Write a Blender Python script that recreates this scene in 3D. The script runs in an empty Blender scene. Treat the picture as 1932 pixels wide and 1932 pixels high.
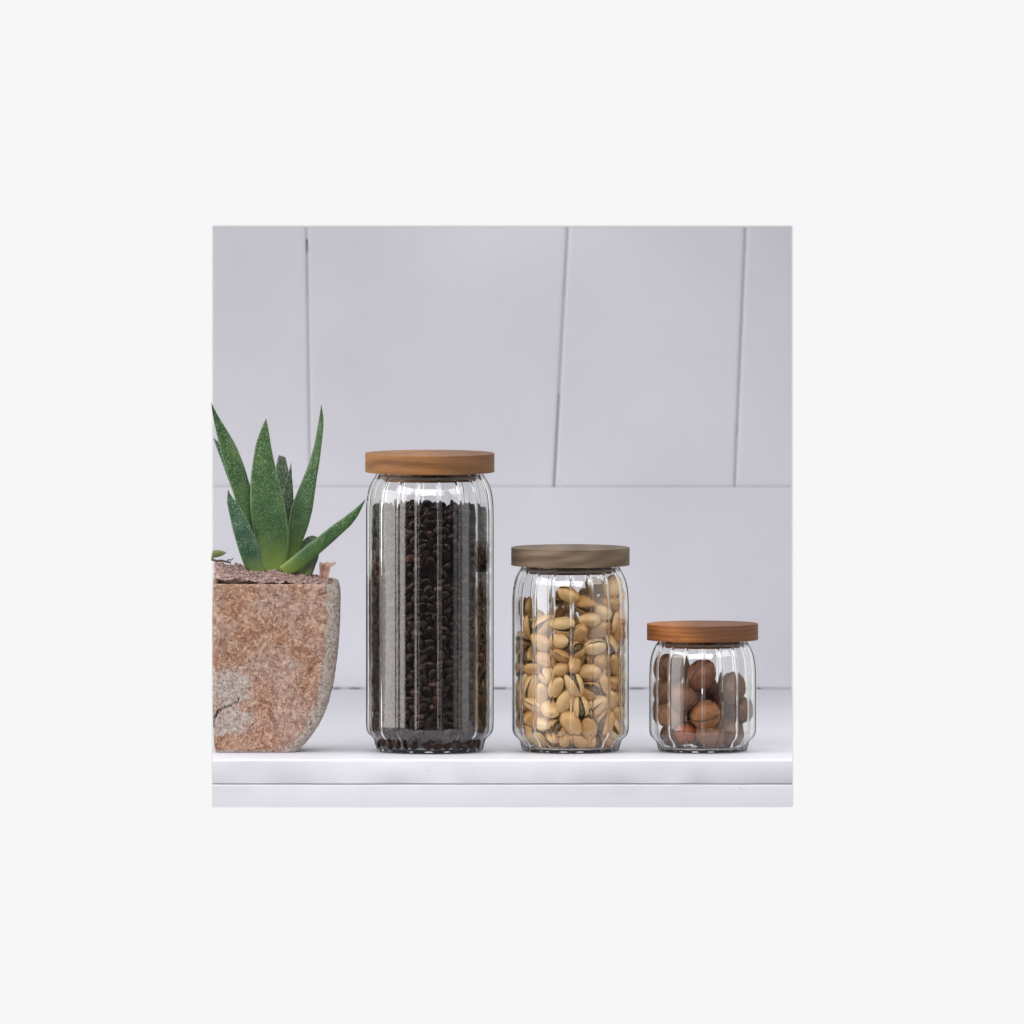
import bpy, bmesh, math, random
import numpy as np
from mathutils import Vector, Matrix, Quaternion, noise, kdtree

sc = bpy.context.scene
COL = sc.collection
S = 0.0005                      # metres per design unit (a tall jar is about 240 units = 12 cm wide)
R_ = math.radians

# ------------------------------------------------------------------ camera
TH = R_(3.0)
D = 80.0
FWD = Vector((0, math.cos(TH), -math.sin(TH)))
UP = Vector((0, math.sin(TH), math.cos(TH)))
TGT = Vector((0, 0, (1418 - 966) * S / math.cos(TH)))
CPOS = TGT - FWD * D
FPX = D / S
cam_d = bpy.data.cameras.new('camera')
cam = bpy.data.objects.new('camera', cam_d)
COL.objects.link(cam)
cam.location = CPOS
cam.rotation_euler = (math.pi / 2 - TH, 0, 0)
cam_d.sensor_width = 36
cam_d.lens = 36 * FPX / 1932
cam_d.clip_start = 1.0
cam_d.clip_end = 200
sc.camera = cam
cam_d.dof.use_dof = True
cam_d.dof.focus_distance = D
cam_d.dof.aperture_fstop = 14


def at(px, py, Y):
    """point on the plane y=Y that the photograph shows at (px, py)"""
    d = FWD + Vector((1, 0, 0)) * ((px - 966) / FPX) - UP * ((py - 966) / FPX)
    t = (Y - CPOS.y) / d.y
    return CPOS + d * t


# ------------------------------------------------------------------ helpers
def link_mesh(name, bm, mat, parent=None, smooth=True):
    me = bpy.data.meshes.new(name)
    bm.to_mesh(me)
    bm.free()
    return link_me(name, me, mat, parent, smooth)


def link_me(name, me, mat, parent=None, smooth=True):
    o = bpy.data.objects.new(name, me)
    if mat:
        me.materials.append(mat)
    COL.objects.link(o)
    if parent:
        o.parent = parent
    if smooth:
        for p in me.polygons:
            p.use_smooth = True
    return o


def mesh_np(name, V, F):
    me = bpy.data.meshes.new(name)
    me.from_pydata([tuple(v) for v in V], [], F)
    me.update()
    return me


def tag(o, label=None, cat=None, group=None, kind=None):
    if label: o['label'] = label
    if cat: o['category'] = cat
    if group: o['group'] = group
    if kind: o['kind'] = kind
    return o


def empty(name, loc):
    o = bpy.data.objects.new(name, None)
    COL.objects.link(o)
    o.location = loc
    o.empty_display_size = 0.02
    return o


class NT:
    """tiny node-tree writer"""
    def __init__(self, name):
        self.m = bpy.data.materials.new(name)
        self.m.use_nodes = True
        self.t = self.m.node_tree
        self.b = self.t.nodes['Principled BSDF']
        self.tc = self.n('ShaderNodeTexCoord')

    def n(self, typ, **kw):
        nd = self.t.nodes.new(typ)
        for k, v in kw.items():
            setattr(nd, k, v)
        return nd

    def l(self, a, b):
        self.t.links.new(a, b)

    def sin(self, node, **kw):
        for k, v in kw.items():
            node.inputs[k.replace('_', ' ')].default_value = v
        return node

    def mapping(self, scale=(1, 1, 1), loc=(0, 0, 0), rot=(0, 0, 0), src='Object'):
        m = self.n('ShaderNodeMapping')
        m.inputs['Scale'].default_value = scale
        m.inputs['Location'].default_value = loc
        m.inputs['Rotation'].default_value = rot
        self.l(self.tc.outputs[src], m.inputs['Vector'])
        return m.outputs['Vector']

    def noise(self, vec, scale, detail=4, rough=0.5, dist=0.0):
        x = self.n('ShaderNodeTexNoise')
        self.sin(x, Scale=scale, Detail=detail, Roughness=rough, Distortion=dist)
        if vec is not None: self.l(vec, x.inputs['Vector'])
        return x.outputs['Fac']

    def voronoi(self, vec, scale, feature='F1', out='Distance'):
        x = self.n('ShaderNodeTexVoronoi', feature=feature)
        x.inputs['Scale'].default_value = scale
        if vec is not None: self.l(vec, x.inputs['Vector'])
        return x.outputs[out]

    def ramp(self, fac, stops):
        r = self.n('ShaderNodeValToRGB')
        e = r.color_ramp.elements
        while len(e) < len(stops): e.new(0.5)
        for i, (p, c) in enumerate(stops):
            e[i].position = p
            e[i].color = (*c, 1) if len(c) == 3 else c
        self.l(fac, r.inputs['Fac'])
        return r.outputs['Color']

    def rampv(self, fac, p0, v0, p1, v1):
        r = self.n('ShaderNodeMapRange')
        r.inputs['From Min'].default_value = p0
        r.inputs['From Max'].default_value = p1
        r.inputs['To Min'].default_value = v0
        r.inputs['To Max'].default_value = v1
        self.l(fac, r.inputs['Value'])
        return r.outputs['Result']

    def mix(self, fac, a, b, mode='MIX'):
        m = self.n('ShaderNodeMix', data_type='RGBA', blend_type=mode)
        for sock, v in ((m.inputs['Factor'], fac), (m.inputs['A'], a), (m.inputs['B'], b)):
            pass
        ins = [m.inputs[0], m.inputs[6], m.inputs[7]]
        for sock, v in zip(ins, (fac, a, b)):
            if isinstance(v, (int, float)): sock.default_value = v
            elif isinstance(v, tuple): sock.default_value = (*v, 1)
            else: self.l(v, sock)
        return m.outputs[2]

    def math(self, op, a, b=None):
        m = self.n('ShaderNodeMath', operation=op)
        for i, v in enumerate((a, b)):
            if v is None: continue
            if isinstance(v, (int, float)): m.inputs[i].default_value = v
            else: self.l(v, m.inputs[i])
        return m.outputs[0]

    def attr(self, name, out='Fac'):
        a = self.n('ShaderNodeAttribute', attribute_name=name)
        return a.outputs[out]

    def objrand(self):
        return self.n('ShaderNodeObjectInfo').outputs['Random']

    def color(self, c):
        if isinstance(c, tuple): self.b.inputs['Base Color'].default_value = (*c, 1)
        else: self.l(c, self.b.inputs['Base Color'])

    def rough(self, r):
        if isinstance(r, (int, float)): self.b.inputs['Roughness'].default_value = r
        else: self.l(r, self.b.inputs['Roughness'])

    def bump(self, h, strength=0.3, dist=0.001):
        b = self.n('ShaderNodeBump')
        b.inputs['Strength'].default_value = strength
        b.inputs['Distance'].default_value = dist
        self.l(h, b.inputs['Height'])
        self.l(b.outputs['Normal'], self.b.inputs['Normal'])


# ------------------------------------------------------------------ materials
def mat_paint(name, c0, c1, grain=0.25):
    n = NT(name)
    v = n.mapping((1, 1, 1))
    big = n.noise(v, 3.0, 3)
    fine = n.noise(n.mapping((18, 18, 3)), 6, 5, 0.6)
    streak = n.noise(n.mapping((3, 3, 40)), 5, 4, 0.6)
    col = n.ramp(big, [(0.3, c0), (0.7, c1)])
    col = n.mix(n.rampv(fine, 0.55, 0, 0.85, 0.10), col, (c0[0] * .75, c0[1] * .75, c0[2] * .78))
    spots = n.noise(n.mapping((1, 1, 1.6)), 95, 3, 0.6)
    col = n.mix(n.rampv(spots, 0.68, 0, 0.74, 0.30), col, (c0[0] * .6, c0[1] * .6, c0[2] * .62))
    n.color(col)
    n.rough(0.5)
    h = n.math('ADD', n.math('MULTIPLY', streak, 0.7), n.math('MULTIPLY', fine, 0.5))
    n.bump(h, grain, 0.0012)
    return n.m


M_WALL = mat_paint('wall_paint', (0.575, 0.567, 0.615), (0.68, 0.68, 0.745), 0.22)
M_SHELF = mat_paint('shelf_paint', (0.700, 0.706, 0.772), (0.755, 0.760, 0.825), 0.2)
M_GAP = mat_paint('gap_filler', (0.43, 0.42, 0.46), (0.49, 0.48, 0.53), 0.1)


def mat_glass():
    n = NT('clear_glass')
    b = n.b
    b.inputs['Base Color'].default_value = (0.985, 0.99, 0.985, 1)
    b.inputs['Roughness'].default_value = 0.0
    b.inputs['IOR'].default_value = 1.5
    b.inputs['Transmission Weight'].default_value = 1.0
    return n.m


M_GLASS = mat_glass()


def mat_wood(name, light, mid, dark, ring_c, ring_s, streak_dark=0.5, seed=0.0, tilt=0.0, split=None):
    n = NT(name)
    v = n.mapping((1, 1, 1), (seed, seed * .7, seed * .3), (0, tilt, 0))
    vd = n.mapping((7, 7, 95), (seed, 0, seed), (0, tilt, 0))
    g1 = n.noise(vd, 2.2, 6, 0.62, 0.6)
    g2 = n.noise(n.mapping((22, 22, 300), (0, seed, 0), (0, tilt, 0)), 2.0, 6, 0.7)
    big = n.noise(v, 16, 3, 0.5)
    # growth rings round a pith that lies outside the lid
    mp = n.mapping((1, 1, 1), ring_c)
    sx = n.n('ShaderNodeSeparateXYZ'); n.l(mp, sx.inputs[0])
    rx = n.math('MULTIPLY', sx.outputs[0], 0.33)
    rr = n.math('SQRT', n.math('ADD', n.math('MULTIPLY', rx, rx), n.math('MULTIPLY', sx.outputs[2], sx.outputs[2])))
    rr = n.math('ADD', rr, n.math('MULTIPLY', n.noise(v, 40, 3), 0.004))
    wv = n.math('SINE', n.math('MULTIPLY', rr, ring_s))
    ring = n.rampv(wv, -1, 0, 1, 1)
    f = n.math('ADD', n.math('MULTIPLY', g1, 0.80), n.math('MULTIPLY', ring, 0.20))
    col = n.ramp(f, [(0.26, dark), (0.50, mid), (0.72, light)])
    col = n.mix(n.rampv(g2, 0.5, 0, 0.75, streak_dark), col, dark)
    col = n.mix(n.rampv(big, 0.45, 0, 0.7, 0.35), col, dark)
    if split:                                  # side shade put into the wood colour: right part darker, edge slanted like grain
        s2 = n.n('ShaderNodeSeparateXYZ'); n.l(n.mapping((1, 1, 1)), s2.inputs[0])
        e = n.math('ADD', s2.outputs[0], n.math('MULTIPLY', n.math('SUBTRACT', g1, 0.5), 0.05))
        e = n.math('ADD', e, n.math('MULTIPLY', s2.outputs[2], split[1]))
        col = n.mix(n.rampv(e, split[0] - .012, 0, split[0] + .012, split[3]), col, split[2])
    pore = n.noise(n.mapping((60, 60, 700), (seed, 1, 2), (0, tilt, 0)), 3.0, 3, 0.6)
    col = n.mix(n.rampv(pore, 0.60, 0, 0.72, 0.45), col, dark)
    n.color(col)
    n.rough(0.6)
    n.b.inputs['Specular IOR Level'].default_value = 0.25
    n.bump(g2, 0.10, 0.0006)
    return n.m


M_LID_A = mat_wood('teak_tan', (0.375, 0.178, 0.064), (0.285, 0.130, 0.048), (0.150, 0.066, 0.027), (0.02, 0, 0.02), 520, 0.5, 1.3, 0.02,
                   split=(0.02, 0.6, (0.165, 0.085, 0.045), 0.55))
M_LID_B = mat_wood('wood_greybrown', (0.28, 0.20, 0.138), (0.20, 0.140, 0.094), (0.10, 0.068, 0.044), (0.05, 0, -0.03), 700, 0.5, 4.1, -0.01,
                   split=(0.025, 0.3, (0.085, 0.062, 0.042), 0.4))
M_LID_C = mat_wood('wood_orange', (0.50, 0.195, 0.055), (0.37, 0.128, 0.036), (0.155, 0.055, 0.022), (0.018, 0, -0.128), 1500, 0.55, 7.7, 0.03,
                   split=(0.004, 1.2, (0.115, 0.058, 0.036), 0.72))


def mat_simple(name, c, rough=0.5):
    n = NT(name); n.color(c); n.rough(rough); return n.m


M_GASKET = mat_simple('silicone', (0.50, 0.47, 0.45), 0.35)


def mat_bean():
    n = NT('roast_bean')
    r = n.objrand()
    g = n.noise(n.mapping((1, 1, 1)), 420, 3)
    f = n.math('ADD', n.math('MULTIPLY', n.attr('tone'), 0.75), n.math('MULTIPLY', g, 0.35))
    n.color(n.ramp(f, [(0.15, (0.0040, 0.0013, 0.0010)), (0.6, (0.0105, 0.0034, 0.0022)), (1.0, (0.058, 0.018, 0.010))]))
    n.rough(0.34)
    n.b.inputs['Specular IOR Level'].default_value = 0.36
    n.b.inputs['Specular Tint'].default_value = (1, .74, .66, 1)
    n.bump(g, 0.15, 0.0006)
    return n.m


M_BEAN = mat_bean()


def mat_pist():
    n = NT('pistachio_shell')
    r = n.objrand()
    g = n.noise(n.mapping((1, 1, 1)), 120, 4, 0.6)
    st = n.noise(n.mapping((30, 160, 160)), 4, 4, 0.6)
    f = n.math('ADD', n.math('MULTIPLY', r, 0.55), n.math('MULTIPLY', g, 0.45))
    col = n.ramp(f, [(0.15, (0.52, 0.265, 0.085)), (0.5, (0.70, 0.42, 0.165)), (0.85, (0.84, 0.60, 0.31))])
    col = n.mix(n.rampv(st, 0.52, 0, 0.8, 0.35), col, (0.42, 0.22, 0.08))
    n.color(col)
    n.rough(0.48)
    n.bump(st, 0.2, 0.0006)
    return n.m


M_PIST = mat_pist()


def mat_kernel():
    n = NT('pistachio_kernel')
    g = n.noise(n.mapping((1, 1, 1)), 260, 4, 0.6)
    n.color(n.ramp(g, [(0.35, (0.085, 0.030, 0.022)), (0.5, (0.17, 0.10, 0.035)), (0.68, (0.26, 0.22, 0.06))]))
    n.rough(0.55)
    n.bump(g, 0.4, 0.001)
    return n.m


M_KERNEL = mat_kernel()


def mat_walnut():
    n = NT('walnut_shell')
    r = n.objrand()
    g = n.noise(n.mapping((1, 1, 1)), 90, 5, 0.6, 0.8)
    fine = n.noise(n.mapping((1, 1, 1)), 380, 3, 0.6)
    f = n.math('ADD', n.math('MULTIPLY', r, 0.35), n.math('MULTIPLY', g, 0.65))
    col = n.ramp(f, [(0.2, (0.15, 0.052, 0.024)), (0.5, (0.27, 0.105, 0.046)), (0.8, (0.40, 0.18, 0.078))])
    col = n.mix(1.0, col, n.n('ShaderNodeObjectInfo').outputs['Color'], 'MULTIPLY')
    col = n.mix(n.attr('groove'), col, (0.030, 0.011, 0.006))
    n.color(col)
    n.rough(0.55)
    n.bump(n.math('ADD', g, n.math('MULTIPLY', fine, 0.4)), 0.35, 0.0012)
    return n.m


M_WALNUT = mat_walnut()


def mat_leaf(name, dark, mid, light, dots, dot_amt):
    n = NT(name)
    t = n.attr('along'); u = n.attr('across')
    v = n.mapping((1, 1, 1))
    big = n.noise(v, 45, 4, 0.6)
    st = n.noise(n.mapping((1, 1, 0.25)), 300, 3, 0.6)
    f = n.math('ADD', n.math('MULTIPLY', big, 0.75), n.math('MULTIPLY', st, 0.25))
    col = n.ramp(f, [(0.32, dark), (0.5, mid), (0.68, light)])
    # young pale tissue where the leaf leaves the rosette, dry brown at the very tip
    col = n.mix(n.rampv(t, 0.0, 0.80, 0.26, 0.0), col, (0.20, 0.27, 0.05))
    w = n.math('ADD', n.noise(v, 170, 3, 0.6), 0.0)
    vd = n.voronoi(n.mapping((1, 1, 0.8)), 700)
    dot = n.rampv(vd, 0.24, 1, 0.44, 0)
    dens = n.rampv(w, 0.36, 0.12, 0.56, dot_amt)
    dens = n.math('MULTIPLY', dens, n.rampv(t, 0.15, 0.10, 0.60, 1.0))
    col = n.mix(n.math('MULTIPLY', dot, dens), col, dots)
    col = n.mix(n.rampv(u, 0.90, 0, 1.0, 0.55), col, (0.26, 0.33, 0.17))
    col = n.mix(n.rampv(t, 0.955, 0, 1.0, 0.85), col, (0.10, 0.06, 0.05))
    n.color(col)
    n.rough(0.36)
    n.bump(n.math('ADD', dot, n.math('MULTIPLY', st, 0.6)), 0.25, 0.0006)
    n.b.inputs['Subsurface Weight'].default_value = 0.0
    return n.m


M_LEAF = mat_leaf('leaf_green', (0.022, 0.062, 0.023), (0.043, 0.103, 0.034), (0.085, 0.160, 0.050), (0.29, 0.39, 0.21), 0.6)
M_LEAF_BLUE = mat_leaf('leaf_bluegreen', (0.024, 0.066, 0.038), (0.050, 0.115, 0.062), (0.10, 0.18, 0.105), (0.40, 0.50, 0.40), 0.75)
M_LEAF_DARK = mat_leaf('leaf_dark', (0.025, 0.050, 0.028), (0.048, 0.085, 0.048), (0.09, 0.13, 0.075), (0.30, 0.37, 0.27), 0.6)
M_LEAF_OLIVE = mat_leaf('leaf_olive', (0.07, 0.085, 0.025), (0.12, 0.14, 0.045), (0.18, 0.20, 0.07), (0.30, 0.30, 0.15), 0.3)


def mat_pot():
    n = NT('weathered_terracotta')
    v = n.mapping((1, 1, 1))
    g1 = n.noise(v, 95, 7, 0.72, 0.9)
    g2 = n.noise(v, 330, 5, 0.72, 0.5)
    g3 = n.noise(v, 24, 4, 0.6)
    g4 = n.noise(v, 60, 5, 0.65)
    f = n.math('ADD', n.math('MULTIPLY', g1, 0.55), n.math('MULTIPLY', g2, 0.45))
    terra = n.ramp(f, [(0.37, (0.125, 0.062, 0.042)), (0.455, (0.275, 0.132, 0.080)), (0.53, (0.385, 0.205, 0.128)), (0.63, (0.60, 0.43, 0.33))])
    pink = n.ramp(f, [(0.36, (0.20, 0.112, 0.088)), (0.50, (0.36, 0.232, 0.192)), (0.66, (0.58, 0.45, 0.395))])
    terra = n.mix(n.rampv(g3, 0.42, 0, 0.62, 0.85), terra, pink)
    # lime bloom in veins over the crust
    vein = n.math('ABSOLUTE', n.math('SUBTRACT', n.noise(v, 120, 4, 0.6, 1.2), 0.5))
    terra = n.mix(n.rampv(vein, 0.0, 0.65, 0.035, 0.0), terra, (0.72, 0.56, 0.45))
    grey = n.ramp(g2, [(0.34, (0.27, 0.21, 0.18)), (0.5, (0.48, 0.405, 0.36)), (0.66, (0.64, 0.58, 0.54))])
    speck = n.rampv(n.noise(v, 430, 3, 0.6), 0.57, 0, 0.64, 1)
    grey = n.mix(n.math('MULTIPLY', speck, 0.75), grey, (0.20, 0.105, 0.085))
    m = n.attr('worn')
    wide = n.noise(n.mapping((1, 1, 1.3), (.3, .1, .2)), 30, 4, 0.6)
    m = n.math('ADD', m, n.rampv(wide, 0.55, 0, 0.70, 0.55))
    j = n.math('ADD', n.math('MULTIPLY', n.math('SUBTRACT', g4, 0.5), 1.5), n.math('MULTIPLY', n.math('SUBTRACT', g2, 0.5), 1.3))
    mm = n.rampv(n.math('ADD', m, j), 0.30, 0, 0.75, 1)
    col = n.mix(mm, terra, grey)
    pit = n.rampv(n.noise(v, 300, 2, 0.5, 0.3), 0.66, 0, 0.71, 0.8)
    col = n.mix(pit, col, (0.10, 0.06, 0.05))
    col = n.mix(n.attr('crack'), col, (0.03, 0.022, 0.02))
    n.color(col)
    n.rough(0.9)
    n.b.inputs['Specular IOR Level'].default_value = 0.25
    h = n.math('ADD', n.math('MULTIPLY', g1, 0.9), n.math('MULTIPLY', g2, 0.9))
    n.bump(h, 0.85, 0.0022)
    return n.m


M_POT = mat_pot()


def mat_soil():
    n = NT('pinkish_grit')
    v = n.mapping((1, 1, 1))
    g = n.noise(v, 260, 5, 0.7)
    k = n.noise(v, 55, 3)
    c = n.ramp(g, [(0.34, (0.11, 0.068, 0.060)), (0.5, (0.33, 0.225, 0.20)), (0.66, (0.56, 0.42, 0.385))])
    c = n.mix(n.rampv(k, 0.45, 0, 0.7, 0.5), c, (0.37, 0.235, 0.19))
    n.color(c)
    n.rough(0.9)
    n.bump(g, 0.9, 0.0016)
    return n.m


M_SOIL = mat_soil()


def mat_flake():
    n = NT('dry_flake')
    g = n.noise(n.mapping((1, 1, .3)), 260, 4, 0.6)
    n.color(n.ramp(g, [(0.35, (0.34, 0.19, 0.15)), (0.6, (0.56, 0.37, 0.31))]))
    n.rough(0.8)
    n.bump(g, 0.5, 0.001)
    return n.m


M_FLAKE = mat_flake()
M_TWIG = mat_simple('dark_twig', (0.065, 0.042, 0.035), 0.8)

# ------------------------------------------------------------------ wall
YW = 1.085                                    # the wall's front face
WALL_PX = (401, 1495)
W0 = at(WALL_PX[0], 428, YW)
W1 = at(WALL_PX[1], 1521, YW)


def add_box(bm, x0, x1, y0, y1, z0, z1, bev=0.0):
    r = bmesh.ops.create_cube(bm, size=1)
    for v in r['verts']:
        v.co = Vector(((x0 + x1) / 2 + v.co.x * (x1 - x0), (y0 + y1) / 2 + v.co.y * (y1 - y0), (z0 + z1) / 2 + v.co.z * (z1 - z0)))
    if bev:
        es = list({e for v in r['verts'] for e in v.link_edges})
        bmesh.ops.bevel(bm, geom=es, offset=bev, segments=3, profile=0.6, affect='EDGES')


def board(bm, poly, y0, y1, ease):
    """upright board: poly is the outline (x,z) anticlockwise seen from the front; ease gives for each of
    its edges how wide and how deep that edge is rubbed down towards the joint"""
    n = len(poly)

    def inset(fr):
        out = []
        for i in range(n):
            lines = []
            for e in ((i - 1) % n, i):
                p, q = Vector(poly[e]), Vector(poly[(e + 1) % n])
                d = (q - p).normalized()
                nrm = Vector((-d.y, d.x))
                lines.append((p + nrm * ease[e][0] * fr, d))
            (p, d), (q, e_) = lines
            den = d.x * e_.y - d.y * e_.x
            t = ((q.x - p.x) * e_.y - (q.y - p.y) * e_.x) / den
            out.append(p + d * t)
        return out
    dep = max(e[1] for e in ease)
    rings = []
    for fr, dy in ((1.0, 0.0), (.55, .08), (.25, .32), (0.06, .75), (0.0, 1.0)):
        rings.append([bm.verts.new((p.x, y0 + dep * dy, p.y)) for p in inset(fr)])
    rings.append([bm.verts.new((x, y1, z)) for x, z in poly])
    bm.faces.new(rings[0])
    bm.faces.new(rings[-1][::-1])
    for a, b in zip(rings[:-1], rings[1:]):
        for i in range(n):
            bm.faces.new((a[i], b[i], b[(i + 1) % n], a[(i + 1) % n]))


def PX(px, py, Y=YW):
    p = at(px, py, Y)
    return (p.x, p.z)


bm = bmesh.new()
jy0, jy1 = 918.4, 918.6
zS = 0.0011                                   # the lowest board stops just above the shelf
tops = [(401, 577.2, 401, 584.0), (580.4, 1069.4, 586.8, 1043.6), (1073.6, 1405.0, 1047.4, 1384.8), (1409.2, 1495, 1388.0, 1495)]
E0 = (.0002, .0014)
for q, (a, b, c, d_) in enumerate(tops):
    # every board leans a little: its upper and lower corners are given apart
    board(bm, [PX(c, jy0), PX(d_, jy0), PX(b, 428), PX(a, 428)], YW - 0.0014, YW + 0.018,
          [(.0060, .0014), (.0042, .0014) if q < 3 else E0, E0, (.0042, .0014) if q else E0])
xa_, xb_ = PX(401, 900)[0], PX(1495, 900)[0]
zj = PX(401, jy1)[1]
board(bm, [(xa_, zS), (xb_, zS), (xb_, zj), (xa_, zj)], YW, YW + 0.018, [(.0008, .0006), (.0002, .0006), (.0022, .0006), (.0002, .0006)])
zb_ = PX(401, 1521)[1]
board(bm, [(xa_, zb_), (xb_, zb_), (xb_, -0.0006), (xa_, -0.0006)], YW + .0004, YW + 0.018, [(.0002, .0004)] * 4)
wall = link_mesh('wall', bm, M_WALL, smooth=False)
bmx = bmesh.new(); bmx.from_mesh(wall.data); bmesh.ops.recalc_face_normals(bmx, faces=bmx.faces); bmx.to_mesh(wall.data); bmx.free()
tag(wall, 'pale lavender white painted board wall behind the shelf, with upright joints', 'wall')
# backing seen in the open joints, and old filler that fills the joints nearly flush
bm = bmesh.new()
add_box(bm, PX(402, 0)[0], PX(1494, 0)[0], YW + 0.0185, YW + 0.028, PX(0, 1518)[1], PX(0, 430)[1])
back = link_mesh('backing', bm, M_GAP, wall, smooth=False)


def filler(bm, xa, ya, xb, yb, w, y):
    (x0, z0), (x1, z1) = PX(xa, ya), PX(xb, yb)
    h = w * S / 2
    v = [bm.verts.new(p) for p in ((x1 - h, y, z1), (x1 + h, y, z1), (x0 + h, y, z0), (x0 - h, y, z0))]
    w_ = [bm.verts.new((q.co.x, y + 0.004, q.co.z)) for q in v]
    bm.faces.new(v)
    bm.faces.new(w_[::-1])
    for i in range(4):
        bm.faces.new((v[i], w_[i], w_[(i + 1) % 4], v[(i + 1) % 4]))


bm = bmesh.new()


def ln(x0, y0, x1, y1, y):
    return x0 + (x1 - x0) * (y - y0) / (y1 - y0)


def J1(y): return ln(578.8, 428, 585.7, 918, y)
def J2(y): return ln(1071.5, 428, 1045.4, 918, y)
def J3(y): return ln(1407, 428, 1386.5, 918, y)


for J, spans in ((J1, ((429, 450, -.0002), (475, 560, .0009), (560, 917, .0004))),
                 (J2, ((429, 560, .0008), (560, 744, .0003), (744, 917, .0024))),
                 (J3, ((429, 803, .0006), (803, 817, .0018), (817, 890, .0006), (890, 917, .0010)))):
    for ya, yb, dy in spans:
        filler(bm, J(ya), ya, J(yb), yb, 10, YW + dy)
# old caulk along the shelf, broken out in places
for xa, xb, dy in ((402, 629, .0001), (641, 661, .0005), (680, 932, .0001), (955, 1190, .0001), (1214, 1428, .0004), (1436, 1494, .0003)):
    add_box(bm, PX(xa, 900)[0], PX(xb, 900)[0], YW + dy, YW + .012, -.0004, .0018)
bmesh.ops.recalc_face_normals(bm, faces=bm.faces)
fl = link_mesh('joint_filler', bm, M_GAP, wall, smooth=False)

# ------------------------------------------------------------------ shelf
shelf = empty('shelf', (0, 0, 0))
tag(shelf, 'deep white painted wooden shelf carrying the plant pot and three jars', 'shelf')
YF = -268 * S
xl, xr = at(401, 1432, YF).x, at(1495, 1432, YF).x
yb = YW - 0.0035


def plank(name, prof, x0, x1, mat, parent, nx=120, wob=0.0):
    """profile (y,z) swept along x, with a slightly uneven hand-planed run"""
    V, F = [], []
    m = len(prof)
    for i in range(nx + 1):
        x = x0 + (x1 - x0) * i / nx
        for j, (y, z) in enumerate(prof):
            d = wob * (noise.noise(Vector((x * 9, j * 3.1, 1.7))) + 0.5 * noise.noise(Vector((x * 40, j * 1.3, 4.7))))
            V.append((x * (1 + .0122 * (y - YF) / (YW - YF)), y + (d if y < 0 else 0), z + (d * .6 if z < -0.004 else 0)))
    for i in range(nx):
        for j in range(m):
            F.append((i * m + j, i * m + (j + 1) % m, (i + 1) * m + (j + 1) % m, (i + 1) * m + j))
    F.append(tuple(range(m)))
    F.append(tuple(nx * m + j for j in reversed(range(m))))
    me = mesh_np(name, V, F)
    b = bmesh.new(); b.from_mesh(me); bmesh.ops.recalc_face_normals(b, faces=b.faces); b.to_mesh(me); b.free()
    o = link_me(name, me, mat, parent, smooth=True)
    try:
        me.set_sharp_from_angle(angle=R_(40))
    except Exception:
        pass
    return o


T = 46 * S
r = 0.0022
arc = [(YF + r - r * math.sin(a), -r + r * math.cos(a)) for a in [R_(x) for x in (0, 22, 45, 68, 90)]]
r2 = .0007
arc2 = [(YF + r2 - r2 * math.cos(a), -T + r2 - r2 * math.sin(a)) for a in [R_(x) for x in (0, 30, 60, 90)]]
plank('board', [(yb, 0.0), (0.3, 0), (0.0, 0.0)] + arc + arc2 + [(yb, -T)], xl, xr, M_SHELF, shelf, 320, 0.0002)
zA0 = -T - 0.0001
zA1 = at(966, 1523, YF + .0025).z
ya = YF + 0.0007
arc3 = [(ya + .0016 - .0016 * math.sin(a), zA0 - .0028 + .0028 * math.cos(a)) for a in [R_(x) for x in (0, 30, 60, 90)]]
plank('apron', [(ya + 0.022, zA0)] + arc3 + [(ya, zA1), (ya + 0.022, zA1)], xl, xr, M_SHELF, shelf, 320, 0.0003)
# ------------------------------------------------------------------ jars
NFL = 18


def jar_profile(R, H):
    """outer profile (radius, height, flute strength) from base centre to rim; k scales the corner sizes"""
    k = R / 120.0
    pts = [(0.0, 2.4 * k, 0), (.45 * R, 2.2 * k, 0), (.72 * R, 1.2 * k, 0), (.775 * R, 0, .1), (.805 * R, .6 * k, .3), (.825 * R, 2.6 * k, .5),
           (.838 * R, 7 * k, .8), (.852 * R, 14 * k, .9), (.866 * R, 20 * k, .9), (.885 * R, 24 * k, .9), (.92 * R, 28 * k, .9),
           (.955 * R, 32 * k, .95), (.98 * R, 36.5 * k, 1), (.995 * R, 42 * k, 1), (R, 49 * k, 1)]
    top = [(R, -80 * k, 1), (.9985 * R, -70 * k, 1), (.994 * R, -58 * k, 1), (.982 * R, -45 * k, 1), (.963 * R, -34 * k, 1), (.932 * R, -23.5 * k, 1),
           (.893 * R, -14.5 * k, .9), (.858 * R, -7.5 * k, .75), (.839 * R, -3 * k, .5), (.832 * R, -.8 * k, .3)]
    z0, z1 = pts[-1][1], H + top[0][1]
    for i in range(1, 8):
        pts.append((R, z0 + (z1 - z0) * i / 8, 1))
    return pts + [(r, H + z, f) for r, z, f in top]


def rin_fn(R, H, tw=6.0):
    prof = jar_profile(R, H)
    zs = np.array([p[1] for p in prof[4:]]); rs = np.array([p[0] for p in prof[4:]])
    return lambda z: np.interp(z, zs, rs) - tw


def flute_samples():
    """angle across one flute (-.5..+.5, rib in the middle) with its hollow and its rib height"""
    us = [-.5, -.42, -.34, -.27, -.21, -.17, -.14, -.115, -.093, -.074, -.056, -.038, -.019, 0, .019, .038, .056, .074, .093, .115, .14, .17, .21, .27, .34, .42]
    out = []
    for u in us:
        hollow = 1 - (2 * abs(abs(u) - .5)) ** 2       # 1 mid-flute, 0 on the rib
        rib = math.exp(-(u / .072) ** 2)
        out.append((u, hollow, rib))
    return out


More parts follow.
